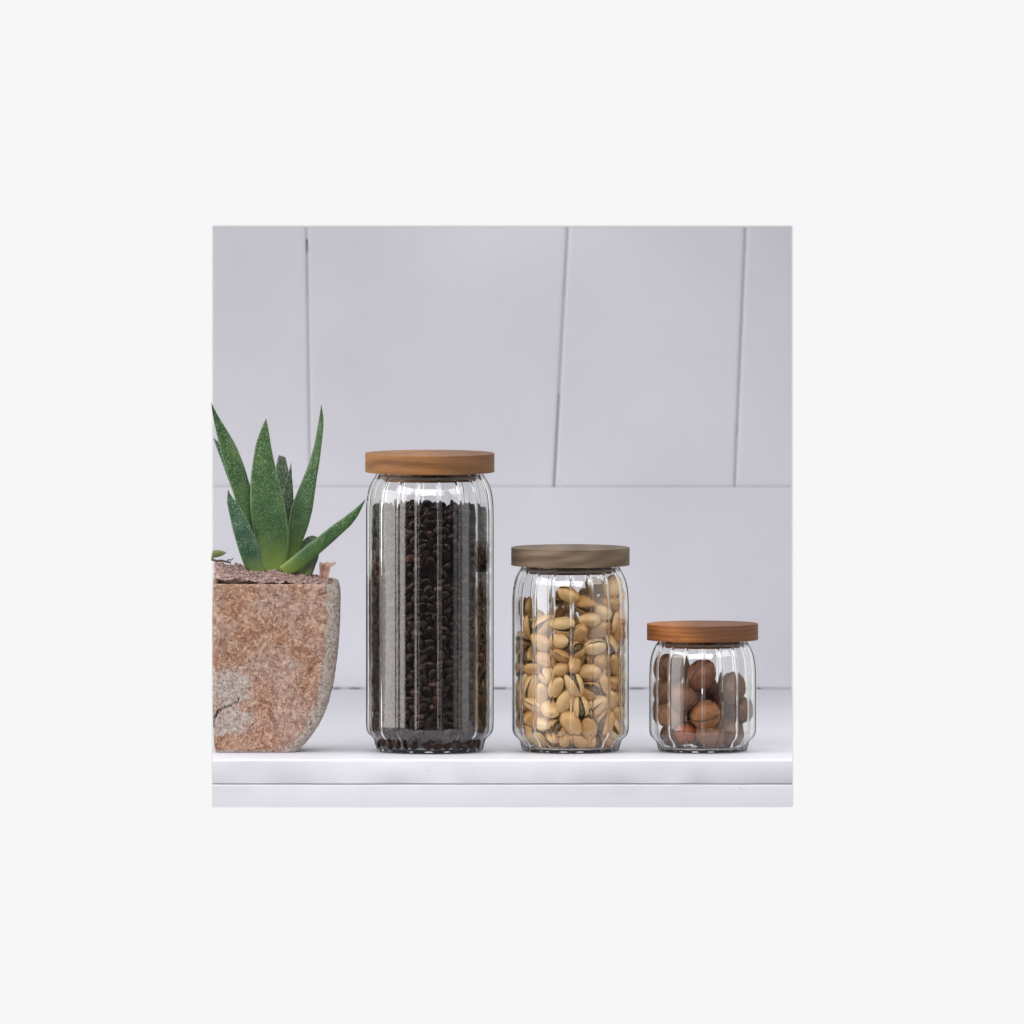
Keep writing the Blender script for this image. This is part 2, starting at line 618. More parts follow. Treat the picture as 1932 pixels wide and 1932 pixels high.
def make_glass(R, H, phase, parent):
    prof = jar_profile(R, H)
    k = R / 120.0
    smp = flute_samples()
    ths, hol, rib = [], [], []
    for q in range(NFL):
        for u, h_, r_ in smp:
            ths.append(phase + 2 * math.pi * (q + u) / NFL); hol.append(h_); rib.append(r_)
    N = len(ths)
    V, F = [], []
    rows = []
    for (r_, z, f) in prof:
        rows.append([(r_ - f * k * (2.5 + .7 * hol[i] - 2.5 * rib[i]), z) for i in range(N)])
    # rim, then down the inside, which follows the flutes faintly
    rows.append([(prof[-1][0] - 1.6 * k, H)] * N)
    rows.append([(prof[-1][0] - 3.4 * k, H)] * N)
    rf0 = rin_fn(R, H, 0)
    zs = [H - 1.2 * k, H - 4 * k, H - 9 * k, H - 16 * k, H - 25 * k, H - 36 * k, H - 48 * k, H - 62 * k, H - 76 * k, H - 88 * k]
    zb = [52 * k, 44 * k, 38 * k, 33 * k, 29 * k, 25 * k, 19 * k, 13 * k]
    n = 6
    zs += [zs[-1] + (zb[0] - zs[-1]) * i / n for i in range(1, n)] + zb
    for z in zs:
        g = min(1, (H - z) / (30 * k)) * min(1, z / (40 * k))
        rows.append([(float(rf0(z)) - k * (3.9 + g * .35 * hol[i] - g * .2 * rib[i]), z) for i in range(N)])
    rl = float(rf0(13 * k)) - 4.0 * k
    for q, z in ((.985, 10 * k), (.96, 8 * k), (.90, 6.8 * k), (.6, 6.2 * k), (.3, 6 * k)):
        rows.append([(rl * q, z)] * N)
    cs = [(math.cos(t), math.sin(t)) for t in ths]
    V.append((0, 0, prof[0][1] * S))
    start = []
    for row in rows[1:]:
        start.append(len(V))
        V += [(row[i][0] * S * cs[i][0], row[i][0] * S * cs[i][1], row[i][1] * S) for i in range(N)]
    V.append((0, 0, 6 * k * S))
    last = len(V) - 1
    for i in range(N):
        j = (i + 1) % N
        F.append((0, start[0] + j, start[0] + i))
        for a, b in zip(start[:-1], start[1:]):
            F.append((a + i, a + j, b + j, b + i))
        F.append((start[-1] + i, start[-1] + j, last))
    me = mesh_np('glass_body', V, F)
    o = link_me('glass_body', me, M_GLASS, parent)
    return o, rin_fn(R, H, 4.35 * k), 6.5 * k


def lathe(name, prof, mat, parent, N=160, loc=(0, 0, 0), sharp=35):
    V, F = [], []
    m = len(prof)
    for i in range(N):
        c, s = math.cos(2 * math.pi * i / N), math.sin(2 * math.pi * i / N)
        V += [(p[0] * S * c, p[0] * S * s, p[1] * S) for p in prof]
    for i in range(N):
        j = (i + 1) % N
        for q in range(m - 1):
            F.append((i * m + q, j * m + q, j * m + q + 1, i * m + q + 1))
    me = mesh_np(name, V, F)
    b = bmesh.new(); b.from_mesh(me)
    bmesh.ops.remove_doubles(b, verts=b.verts, dist=1e-7)
    bmesh.ops.recalc_face_normals(b, faces=b.faces)
    b.to_mesh(me); b.free()
    o = link_me(name, me, mat, parent)
    o.location = loc
    try: me.set_sharp_from_angle(angle=R_(sharp))
    except Exception: pass
    return o


def make_jar(cx, R, H, Rl, hl, wood, phase, label, glass_top):
    p = at(cx, 1418, 0)
    root = empty('storage_jar', (p.x, 0, 0.0003))
    tag(root, label, 'jar', 'ribbed glass jars with wooden lids')
    g, rf, zf = make_glass(R, H, R_(phase), root)
    k = R / 120
    e = .9
    lid = lathe('lid', [(0, .8), (Rl - e, .8), (Rl - .25, 1.1), (Rl, 1.7), (Rl, hl - e), (Rl - .4, hl - .4), (Rl - e, hl), (0, hl)], wood, root, loc=(0, 0, H * S))
    rp = .832 * R - 10 * k
    pl = lathe('stopper', [(0, -15.5 * k), (rp - 6, -15.5 * k), (rp - 4.5, -14 * k), (rp - 4.5, .5), (0, .5)], wood, lid)
    gk = lathe('seal_ring', [(rp - 4.2, -11 * k), (rp - .5, -10 * k), (rp + 1.2, -8.5 * k), (rp - .5, -7 * k), (rp + .2, -5.6 * k), (rp - 4.2, -4.6 * k)], M_GASKET, lid)
    return root, rf, zf, p.x


JT = make_jar(811, 120.5, 527, 122, 36.5, M_LID_A, 98.5, 'tall ribbed glass jar with tan wooden lid, full of dark coffee beans', 0)
JM = make_jar(1076.2, 111.3, 351, 111.8, 34.5, M_LID_B, 91.5, 'medium ribbed glass jar with grey-brown wooden lid, filled with pistachios', 0)
JS = make_jar(1325.5, 102, 210, 105, 31.5, M_LID_C, 90.6, 'small squat ribbed glass jar with orange-brown wooden lid, holding walnuts', 0)


# ------------------------------------------------------------------ packing
def rand_quats(rng, n):
    q = rng.normal(size=(n, 4))
    q /= np.linalg.norm(q, axis=1)[:, None]
    w, x, y, z = q.T
    return np.stack([np.stack([1 - 2 * (y * y + z * z), 2 * (x * y - z * w), 2 * (x * z + y * w)], -1),
                     np.stack([2 * (x * y + z * w), 1 - 2 * (x * x + z * z), 2 * (y * z - x * w)], -1),
                     np.stack([2 * (x * z - y * w), 2 * (y * z + x * w), 1 - 2 * (x * x + y * y)], -1)], 1)


def supp(Rm, ax, n):
    l = np.einsum('nij,ni->nj', Rm, n) * ax
    return np.sqrt((l * l).sum(1))


def pairs_of(P, rad):
    kd = kdtree.KDTree(len(P))
    for i, p in enumerate(P): kd.insert(p, i)
    kd.balance()
    I, J = [], []
    for i, p in enumerate(P):
        for (_, j, _) in kd.find_range(p, rad):
            if j > i: I.append(i); J.append(j)
    return np.array(I, int), np.array(J, int)


def pack(P, Rm, ax, rf, zfloor, iters, tight=0.93, pinned=(), gravity=0.6, inner=None, out=0.0):
    P = P.copy()
    n = len(P)
    ax = np.broadcast_to(ax, (n, 3)) if np.ndim(ax) == 1 else ax
    amax = float(np.max(ax))
    ez = np.tile(np.array([0., 0, 1]), (n, 1))
    hz = supp(Rm, ax, ez)
    pin = np.array(list(pinned), int)
    P0 = P[pin].copy() if len(pin) else None
    for it in range(iters):
        if it % 4 == 0: I, J = pairs_of(P, 2.15 * amax)
        P[:, 2] -= gravity * (1 - it / iters)
        if out:
            q_ = np.hypot(P[:, 0], P[:, 1])[:, None] + 1e-6
            P[:, :2] += P[:, :2] / q_ * out * (1 - .6 * it / iters)
        for _ in range(2):
            d = P[J] - P[I]
            L = np.linalg.norm(d, axis=1) + 1e-6
            u = d / L[:, None]
            need = tight * (supp(Rm[I], ax[I], u) + supp(Rm[J], ax[J], u))
            ov = np.maximum(need - L, 0) * 0.5
            mv = u * ov[:, None] * .8
            np.add.at(P, I, -mv); np.add.at(P, J, mv)
            rho = np.hypot(P[:, 0], P[:, 1]) + 1e-6
            nr = np.stack([P[:, 0] / rho, P[:, 1] / rho, 0 * rho], 1)
            hr = supp(Rm, ax, nr)
            zc = P[:, 2]
            lim = np.minimum(np.minimum(rf(zc), rf(zc - hz * .75)), rf(zc + hz * .75)) - hr - .4
            over = np.maximum(rho - lim, 0)
            P[:, :2] -= nr[:, :2] * over[:, None]
            if inner:
                under = np.maximum(inner - rho, 0)
                P[:, :2] += nr[:, :2] * under[:, None]
            P[:, 2] = np.maximum(P[:, 2], zfloor + hz + .8)
            if len(pin): P[pin] = P0
    return P


def ell_grid(nu, nv):
    V = [(1, 0, 0)]
    for i in range(1, nu):
        a = math.pi * i / nu
        for j in range(nv):
            b = 2 * math.pi * j / nv
            V.append((math.cos(a), math.sin(a) * math.cos(b), math.sin(a) * math.sin(b)))
    V.append((-1, 0, 0))
    F = []
    for j in range(nv):
        F.append((0, 1 + j, 1 + (j + 1) % nv))
        for i in range(nu - 2):
            a = 1 + i * nv
            F.append((a + j, a + nv + j, a + nv + (j + 1) % nv, a + (j + 1) % nv))
        a = 1 + (nu - 2) * nv
        F.append((a + j, len(V) - 1, a + (j + 1) % nv))
    return V, F


def mat4(Rm, P):
    M = Matrix.Identity(4)
    for i in range(3):
        for j in range(3): M[i][j] = float(Rm[i][j])
        M[i][3] = float(P[i])
    return M


# ---- coffee beans
def bean_shape(nu, nv, ax):
    V, F = ell_grid(nu, nv)
    out = []
    for x, y, z in V:
        zz = z
        if z < 0: zz = z * .42                                   # the flat side
        if z < 0:                                                # and its crease
            g = math.exp(-(y / .16) ** 2) * max(0, 1 - x * x * .9)
            zz += .34 * g
        out.append((x * ax[0], y * ax[1] * (1 - .08 * x), zz * ax[2]))
    return np.array(out), F


rngb = np.random.default_rng(11)
BAX = np.array([11.4, 8.2, 6.0])
jr, rfT, zfT, jx = JT
NB = 1120
ztop = 449
zz = zfT + 6 + (ztop - zfT) * rngb.random(NB)
th = rngb.random(NB) * 2 * math.pi
# beans lie mostly with their flat or round side to the glass, turned at random
rad = np.stack([np.cos(th), np.sin(th), 0 * th], 1)
tan = np.stack([-np.sin(th), np.cos(th), 0 * th], 1)
up = np.tile([0, 0, 1.], (NB, 1))
ang = rngb.random(NB) * 2 * math.pi
X = tan * np.cos(ang)[:, None] + up * np.sin(ang)[:, None]
sgn = np.where(rngb.random(NB) < .62, 1.0, -1.0)
Z = rad * sgn[:, None] + rngb.normal(scale=.42, size=(NB, 3))
Z -= X * (Z * X).sum(1)[:, None]
Z /= np.linalg.norm(Z, axis=1)[:, None]
Y = np.cross(Z, X)
RB = np.stack([X, Y, Z], 2)
PB = np.stack([np.cos(th) * 107, np.sin(th) * 107, zz], 1)
sizes = rngb.uniform(.88, 1.10, NB)
PB = pack(PB, RB, BAX[None, :] * sizes[:, None], rfT, zfT, 44, .86, gravity=0.25, inner=100)
# beans heaped across the top
NTOP = 250
rr = np.sqrt(rngb.random(NTOP)) * 104
tt = rngb.random(NTOP) * 2 * math.pi
PT = np.stack([rr * np.cos(tt), rr * np.sin(tt), ztop - 6 + 15 * rngb.random(NTOP) - .03 * rr + 4 * np.cos(tt * 2 + 1)], 1)
RT = rand_quats(rngb, NTOP)
PT = pack(PT, RT, BAX, rfT, zfT, 14, .8, gravity=0.0)
# second layer glimpsed in the gaps
N2 = 560
t2 = rngb.random(N2) * 2 * math.pi
P2 = np.stack([np.cos(t2) * 97, np.sin(t2) * 97, zfT + 8 + (ztop - zfT - 8) * rngb.random(N2)], 1)
P2[:, :2] *= np.minimum(1, (rfT(P2[:, 2]) - 20) / 97)[:, None]
R2 = rand_quats(rngb, N2)

beanV, beanF = bean_shape(12, 14, BAX * S)
bean_me = []
for i, tone in enumerate((.15, .35, .5, .7, 1.0)):
    me = mesh_np('coffee_bean', beanV, beanF)
    a = me.attributes.new('tone', 'FLOAT', 'POINT')
    a.data.foreach_set('value', [tone] * len(me.vertices))
    bean_me.append(me)
for me in bean_me: me.materials.append(M_BEAN)
for me in bean_me:
    for p in me.polygons: p.use_smooth = True
tone_id = rngb.choice(5, size=NB + NTOP, p=[.3, .3, .22, .13, .05])
allP = np.concatenate([PB, PT]); allR = np.concatenate([RB, RT]); allS = np.concatenate([sizes, np.ones(NTOP)])
front = -allP[:, 1]
front[NB:] -= 12
order = np.argsort(-front)
chosen = order[:300]
for i in chosen:
    o = bpy.data.objects.new('coffee_bean', bean_me[tone_id[i]])
    COL.objects.link(o)
    o.matrix_world = Matrix.Translation((jx, 0, 0.0003)) @ mat4(allR[i] * allS[i], allP[i] * S)
    tag(o, 'dark roasted coffee bean inside the tall glass jar', 'coffee bean', 'coffee beans at the front of the tall jar')


def bulk(name, groups, mat, core=None):
    V, F, Tn = [], [], []
    for (bv, bf, P_, R__, S_, tn) in groups:
        for i in range(len(P_)):
            o = len(V)
            W = (bv @ R__[i].T) * S_[i] + P_[i] * S
            V += W.tolist()
            F += [tuple(o + q for q in f) for f in bf]
            Tn += [tn[i]] * len(bv)
    if core:
        o = len(V); cv, cf = core
        V += cv; F += [tuple(o + q for q in f) for f in cf]; Tn += [0.0] * len(cv)
    me = mesh_np(name, V, F)
    a = me.attributes.new('tone', 'FLOAT', 'POINT'); a.data.foreach_set('value', Tn)
    return link_me(name, me, mat)


lowV, lowF = bean_shape(8, 10, BAX * S)
rest = order[300:]
tones = np.array([.15, .35, .5, .7, 1.0])
cv, cf = [], []
NC = 48
for q, (r_, z) in enumerate(((.01, zfT + 2), (78, zfT + 2), (93, 40), (93, ztop - 9), (.01, ztop - 6))):
    cv += [(r_ * S * math.cos(2 * math.pi * i / NC), r_ * S * math.sin(2 * math.pi * i / NC), z * S) for i in range(NC)]
for q in range(4):
    for i in range(NC):
        j = (i + 1) % NC
        cf.append((q * NC + i, q * NC + j, (q + 1) * NC + j, (q + 1) * NC + i))
bb = bulk('coffee_beans', [(beanV, beanF, allP[rest], allR[rest], allS[rest], tones[tone_id[rest]]),
                           (lowV, lowF, P2, R2, np.ones(N2), np.full(N2, .2))], M_BEAN, (cv, cf))
bb.location = (jx, 0, 0.0003)
tag(bb, 'mass of dark roasted coffee beans filling the tall glass jar', 'coffee beans', kind='stuff')

# ---- pistachios
PAX = np.array([25.0, 16.2, 14.4])


def half_shell(sign, open_deg, thick=.075):
    """one half of the shell (outer and inner skin), hinged at the stem end x=-1"""
    nu, nv = 14, 12
    outer, inner = [], []
    for i in range(nu + 1):
        a = math.pi * i / nu
        for j in range(nv + 1):
            b = math.pi * j / nv
            x, y, z = math.cos(a), math.sin(a) * math.cos(b), math.sin(a) * math.sin(b)
            tp = 1 - .10 * x
            outer.append((x, y * tp, z * tp * 1.0))
            inner.append((x * (1 - thick), y * tp * (1 - thick * 1.4), max(0, z) * tp * (1 - thick * 1.6)))
    rot = Matrix.Rotation(R_(open_deg), 3, 'Y') if sign > 0 else Matrix.Rotation(R_(-open_deg), 3, 'Y')
    V, F = [], []
    w = nv + 1
    for lst in (outer, inner):
        for (x, y, z) in lst:
            p = Vector(((x + 1) * PAX[0], y * PAX[1], sign * z * PAX[2]))
            p = rot.inverted() @ p
            V.append(((p.x - PAX[0]) * S, p.y * S, p.z * S))
    m = (nu + 1) * w
    for i in range(nu):
        for j in range(nv):
            q = (i * w + j, (i + 1) * w + j, (i + 1) * w + j + 1, i * w + j + 1)
            F.append(q if sign > 0 else q[::-1])
            qi = tuple(m + v for v in q)
            F.append(qi[::-1] if sign > 0 else qi)
        for j in (0, nv):
            q = (i * w + j, (i + 1) * w + j, m + (i + 1) * w + j, m + i * w + j)
            F.append(q)
    return V, F


def pist_mesh(open_deg, seed):
    V, F = half_shell(1, open_deg)
    v2, f2 = half_shell(-1, open_deg)
    o = len(V)
    V += v2; F += [tuple(o + q for q in f) for f in f2]
    rg = random.Random(seed)
    off = Vector((rg.random() * 9, rg.random() * 9, rg.random() * 9))
    W = []
    for v in V:
        p = Vector(v)
        W.append(tuple(p * (1 + .05 * noise.noise(p * 90 + off))))
    me = mesh_np('pistachio', W, F)
    b = bmesh.new(); b.from_mesh(me)
    bmesh.ops.remove_doubles(b, verts=b.verts, dist=1e-6)
    bmesh.ops.recalc_face_normals(b, faces=b.faces)
    b.to_mesh(me); b.free()
    for p in me.polygons: p.use_smooth = True
    try: me.set_sharp_from_angle(angle=R_(55))
    except Exception: pass
    me.materials.append(M_PIST)
    return me


def kernel_mesh():
    V, F = ell_grid(10, 14)
    V = [(x * PAX[0] * S * .86, y * PAX[1] * S * .84 * (1 - .1 * x), z * PAX[2] * S * .84) for x, y, z in V]
    me = mesh_np('kernel', V, F)
    for p in me.polygons: p.use_smooth = True
    me.materials.append(M_KERNEL)
    return me


jr, rfM, zfM, jxm = JM
rngp = np.random.default_rng(5)
NP = 184
zz = zfM + 20 + 520 * rngp.random(NP) ** .9
rr = np.sqrt(rngp.random(NP)) * 66
tt = rngp.random(NP) * 2 * math.pi
PP = np.stack([rr * np.cos(tt) + 26, rr * np.sin(tt), zz], 1)
RP = rand_quats(rngp, NP)
sz = rngp.uniform(.82, 1.08, NP)
OPEN = rngp.random(NP) < .68
PAXs = PAX[None, :] * sz[:, None]
PAXs[OPEN, 2] += 4
PP = pack(PP, RP, PAXs, rfM, zfM, 230, .92, gravity=2.4, out=1.6)
closed = [pist_mesh(0.0, s) for s in range(3)]
opened = [pist_mesh(a, 10 + s) for s, a in enumerate((5, 8, 11))]
kern = kernel_mesh()
PV = [np.array([v.co[:] for v in m_.vertices]) for m_ in closed + opened]


def seat(verts, P_, Rm, sc_, rf, zf):
    """move a nut inward / up until no point of it touches the glass"""
    for _ in range(4):
        w_ = (verts @ Rm.T) * sc_ / S + P_
        rho = np.hypot(w_[:, 0], w_[:, 1])
        ov = float((rho - rf(w_[:, 2]) + .25).max())
        if ov > 0:
            q_ = math.hypot(P_[0], P_[1]) + 1e-6
            P_[:2] -= P_[:2] / q_ * ov
        lo = float((zf + .2 - w_[:, 2]).max())
        if lo > 0: P_[2] += lo
    return P_


for i in range(NP):
    PP[i] = seat(PV[i % 3 + (3 if OPEN[i] else 0)], PP[i], RP[i], sz[i], rfM, zfM)
    op = bool(OPEN[i])
    me = (opened if op else closed)[i % 3]
    o = bpy.data.objects.new('pistachio', me)
    COL.objects.link(o)
    M = mat4(RP[i] * sz[i], PP[i] * S)
    o.matrix_world = Matrix.Translation((jxm, 0, 0.0003)) @ M
    if op:
        kx = bpy.data.objects.new('kernel', kern)
        COL.objects.link(kx)
        kx.parent = o
        tag(o, 'tan pistachio with split shell showing its kernel, in the medium jar', 'pistachio', 'split pistachios in the medium jar')
    else:
        tag(o, 'tan pistachio with closed shell, in the medium jar', 'pistachio', 'closed pistachios in the medium jar')

# ---- walnuts
WAX = np.array([30.5, 28.0, 28.0])


def walnut_mesh(seed):
    rg = random.Random(seed)
    off = Vector((rg.random() * 20, rg.random() * 20, rg.random() * 20))
    V, F = ell_grid(40, 56)
    W, G = [], []
    for x, y, z in V:
        p = Vector((x, y, z))
        seam = math.exp(-(z / .055) ** 2)
        lip = math.exp(-((abs(z) - .13) / .09) ** 2)
        ridged = 1 - abs(noise.noise(Vector((p.x * 1.5, p.y * 2.6, p.z * 2.6)) + off)) * 2
        wr = max(0, ridged) ** 3
        wr2 = max(0, 1 - abs(noise.noise(p * 4.6 + off * 2)) * 2.4) ** 3
        d = 1 - .045 * seam + .03 * lip - .055 * wr - .022 * wr2 + .02 * noise.noise(p * 1.3 + off)
        pt = 1 + .06 * max(0, x) ** 6
        W.append((x * WAX[0] * d * pt * S, y * WAX[1] * d * S, z * WAX[2] * d * S))
        G.append(min(.9, .75 * seam + max(0, wr - .55) * 1.1 + max(0, wr2 - .7) * .6))
    me = mesh_np('walnut', W, F)
    a = me.attributes.new('groove', 'FLOAT', 'POINT'); a.data.foreach_set('value', G)
    for p in me.polygons: p.use_smooth = True
    me.materials.append(M_WALNUT)
    return me


jr, rfS, zfS, jxs = JS
rngw = np.random.default_rng(21)
NW = 23
PW = np.zeros((NW, 3))
rr = np.sqrt(rngw.random(NW)) * 62
tt = rngw.random(NW) * 2 * math.pi
PW = np.stack([rr * np.cos(tt), rr * np.sin(tt), zfS + 30 + 170 * rngw.random(NW)], 1)
RW = rand_quats(rngw, NW)
# the two that show in the middle of the jar, and the little one under them
PW[0] = (-3, -62, 147); PW[1] = (6, -62, 72); PW[2] = (-32, -50, 36); PW[3] = (54, -36, 121)


def frame(x, z):
    x = np.array(x, float); x /= np.linalg.norm(x)
    z = np.array(z, float); z -= x * (x @ z); z /= np.linalg.norm(z)
    return np.stack([x, np.cross(z, x), z], 1)


RW[0] = frame((.55, -.15, .8), (.62, -.45, -.55))
RW[1] = frame((.8, -.25, .12), (.1, -.42, .9))
RW[2] = frame((.9, -.3, 0), (0, .3, 1))
wsz = np.ones(NW); wsz[2] = .72; wsz[3:] = rngw.uniform(.9, 1.03, NW - 3)
PW = pack(PW, RW, WAX[None, :] * wsz[:, None], rfS, zfS, 200, .96, pinned=(0, 1, 2, 3), gravity=2.0, out=1.6)
wm = [walnut_mesh(s) for s in range(5)]
WV = [np.array([v.co[:] for v in m_.vertices]) for m_ in wm]
for i in range(NW):
    PW[i] = seat(WV[i % 5], PW[i], RW[i], wsz[i], rfS, zfS)
    o = bpy.data.objects.new('walnut', wm[i % 5])
    COL.objects.link(o)
    o.matrix_world = Matrix.Translation((jxs, 0, 0.0003)) @ mat4(RW[i] * wsz[i], PW[i] * S)
    o.color = {0: (1.0, .95, .9, 1), 1: (1.45, 1.5, 1.15, 1), 2: (1.7, 1.15, .8, 1)}.get(i, (*[rngw.uniform(.45, .85)] * 3, 1))
    lab = {0: 'brown walnut with a diagonal dark seam, high in the middle of the small jar',
           1: 'lighter brown wrinkled walnut low in the middle of the small jar, directly under another',
           2: 'small reddish brown walnut at the bottom front of the small jar'}.get(i, 'brown walnut beside or behind the middle ones in the small jar')
    tag(o, lab, 'walnut', 'walnuts in the small jar')

# ------------------------------------------------------------------ plant pot
YP = 0.02
pc = at(521, 1418, YP)
POT_H = (1418 - 1101) * S
pot_x = pc.x


def pot_edges(h):
    """left and right side (x, units from the pot's origin) and half depth at height fraction h"""
    rt = float(np.interp(h, [0, .02, .06, .12, .2, .3, .42, .55, .7, .85, .95, 1.0], [42, 46, 58, 72, 87, 99, 108, 114, 118.5, 120.3, 120.0, 116.5]))
    lf = float(np.interp(h, [0, .05, .2, .5, .8, 1.0], [-114, -117, -119, -120, -120, -119]))
    dp = float(np.interp(h, [0, .06, .2, .42, .7, 1.0], [78, 86, 100, 112, 118, 117.5]))
    return lf, rt, dp


def rrect(h, n_side=70, n_cor=22):
    lf, rt, dp = pot_edges(h)
    cr = float(np.interp(h, [0, .3, 1], [24, 30, 30]))
    cl = 10
    pts = []
    # from back-left anticlockwise seen from above: front-left, front-right, back-right
    def arc(cx, cy, r, a0, a1):
        return [(cx + r * math.cos(R_(a0 + (a1 - a0) * i / n_cor)), cy + r * math.sin(R_(a0 + (a1 - a0) * i / n_cor))) for i in range(n_cor + 1)]
    A = arc(lf + cl, -dp + cl, cl, 180, 270)
    B = arc(rt - cr, -dp + cr, cr, 270, 360)
    Cc = arc(rt - cr, dp - cr, cr, 0, 90)
    Dd = arc(lf + cl, dp - cl, cl, 90, 180)
    def line(p, q, n): return [(p[0] + (q[0] - p[0]) * i / n, p[1] + (q[1] - p[1]) * i / n) for i in range(1, n)]
    pts = A + line(A[-1], B[0], n_side * 2) + B + line(B[-1], Cc[0], n_side) + Cc + line(Cc[-1], Dd[0], 24) + Dd + line(Dd[-1], A[0], n_side // 2)
    return pts


def seg_dist(p, a, b):
    ax_, ay_ = a; bx_, by_ = b
    dx, dy = bx_ - ax_, by_ - ay_
    t = max(0, min(1, ((p[0] - ax_) * dx + (p[1] - ay_) * dy) / (dx * dx + dy * dy)))
    return math.hypot(p[0] - ax_ - t * dx, p[1] - ay_ - t * dy)


# the crack, in picture units relative to the pot's origin (x right, z up)
CR = [(-122, 62), (-112, 76), (-98, 86), (-84, 90), (-74, 96), (-67, 106)]
CR2 = [(-121, 46), (-117, 58), (-112, 70)]
WORN = [(-98, 120, 46, 40), (-92, 62, 36, 26), (-66, 132, 24, 16), (-60, 66, 18, 12)]
hs = [0, .004] + [i / 110 for i in range(1, 110)] + [.996, 1.0]
V, F, worn, crack = [], [], [], []
rings = []
for h in hs:
    pts = rrect(h)
    z = h * POT_H / S
    if h == 0: pts = [(x * .985, y * .985) for x, y in pts]
    ring = []
    for (x, y) in pts:
        p3 = Vector((x, y, z))
        nx_, ny_ = x, y
        lf, rt, dp = pot_edges(h)
        front_ = y < -dp + 8
        # outward push: lumpy stucco
        d = 1.5 * noise.noise(p3 * .05) + 1.5 * noise.noise(p3 * .13 + Vector((3, 1, 7))) + 1.0 * noise.noise(p3 * .3)
        q = p3 + Vector((.9 * 2.2 * noise.noise(p3 * .06 + Vector((9, 9, 9))), 0, 0))
        w = 0.0
        if y < 0:
            for (wx, wz, ax_, az_) in WORN:
                e = math.hypot((q.x - wx) / ax_, (q.z - wz) / az_)
                w = max(w, 1.25 - e * .8)
        edge_x = rt - 27 + 5 * noise.noise(Vector((0, 2, z * .045)))
        w = max(w, min(1.0, (x - edge_x) / 16 + .35))
        if z < 5: w = max(w, .75)
        c = 0.0
        if y < -dp + 10:
            j = 3.2 * noise.noise(Vector((x * .13, 4, z * .13))) + 1.5 * noise.noise(Vector((x * .4, 8, z * .4)))
            dd = min(min(seg_dist((x + j, z - j), a, b) for a, b in zip(CR[:-1], CR[1:])) + max(0, (x + 95) * .018),
                     min(seg_dist((x + j, z - j), a, b) for a, b in zip(CR2[:-1], CR2[1:])))
            c = max(0.0, min(1.0, 1.6 - dd * .75))
            d -= 3.0 * c
            d += .8 * (1 - min(1, max(0, w))) if w < .5 else -.9
        if x < lf + 3: d = min(d, .3) * .4
        L = math.hypot(*(x, y)) + 1e-6
        if y < -dp + 8: ov = Vector((0, -1, 0))
        elif x > rt - 5: ov = Vector((1, 0, 0))
        else: ov = Vector((x / L, y / L, 0))
        if h < .003: d *= .3
        p3 = p3 + ov * d
        ring.append(len(V)); V.append(tuple(p3 * S)); worn.append(max(0, min(1, w))); crack.append(c)
    rings.append(ring)
n = len(rings[0])
# rim over to the inside and down
for (inset, dz) in ((2.2, 1.6), (6, 2.4), (10, 1.2), (12, -3), (13, -40)):
    ring = []
    base = rrect(1.0)
    for (x, y) in base:
        lf, rt, dp = pot_edges(1.0)
        cx_ = 0.0
        fx = (abs(x) - inset) / abs(x) if abs(x) > inset else 1
        fy = (abs(y) - inset) / abs(y) if abs(y) > inset else 1
        p3 = Vector((x * min(1, fx), y * min(1, fy), POT_H / S + dz))
        if abs(x) <= inset or abs(y) <= inset:
            s_ = 1 - inset / max(abs(x), abs(y)); p3 = Vector((x * s_ if abs(x) > abs(y) else x, y * s_ if abs(y) > abs(x) else y, POT_H / S + dz))
        p3.z += 1.2 * noise.noise(Vector((x * .06, y * .06, 3)))
        ring.append(len(V)); V.append(tuple(p3 * S))
        worn.append(max(0, min(1, .15 + .6 * max(0, (x - 80) / 40)))); crack.append(0.0)
    rings.append(ring)
for a, b in zip(rings[:-1], rings[1:]):
    for i in range(n):
        j = (i + 1) % n
        F.append((a[i], a[j], b[j], b[i]))
F.append(tuple(reversed(rings[0])))
me = mesh_np('plant_pot', V, F)
for nm, arr in (('worn', worn), ('crack', crack)):
    a = me.attributes.new(nm, 'FLOAT', 'POINT'); a.data.foreach_set('value', arr)
pot = link_me('plant_pot', me, M_POT)
pot.location = (pot_x, YP, 0.0004)
tag(pot, 'weathered terracotta plant pot with grey worn patches and a black crack', 'plant pot')

# ------------------------------------------------------------------ soil
def soil_h(x, y):
    zc = np.interp(x, [-112, -90, -50, -25, 0, 12, 30, 60, 85, 104], [37, 33, 26, 22, 26, 24, 16, 12, 10, 3])
    edge = max(0.0, 1 - (abs(y) / 108) ** 4)
    return float(zc) * (0.35 + .65 * edge) + 5.0 * noise.noise(Vector((x * .07, y * .07, 5))) + 4.0 * noise.noise(Vector((x * .2, y * .2, 2)))


V, F = [], []
NX, NY = 110, 90
for i in range(NX + 1):
    for j in range(NY + 1):
        x = -116.5 + 223 * i / NX; y = -107 + 214 * j / NY
        V.append((x * S, y * S, (POT_H / S - 3 + soil_h(x, y)) * S))
for i in range(NX):
    for j in range(NY):
        a = i * (NY + 1) + j
        F.append((a, a + NY + 1, a + NY + 2, a + 1))
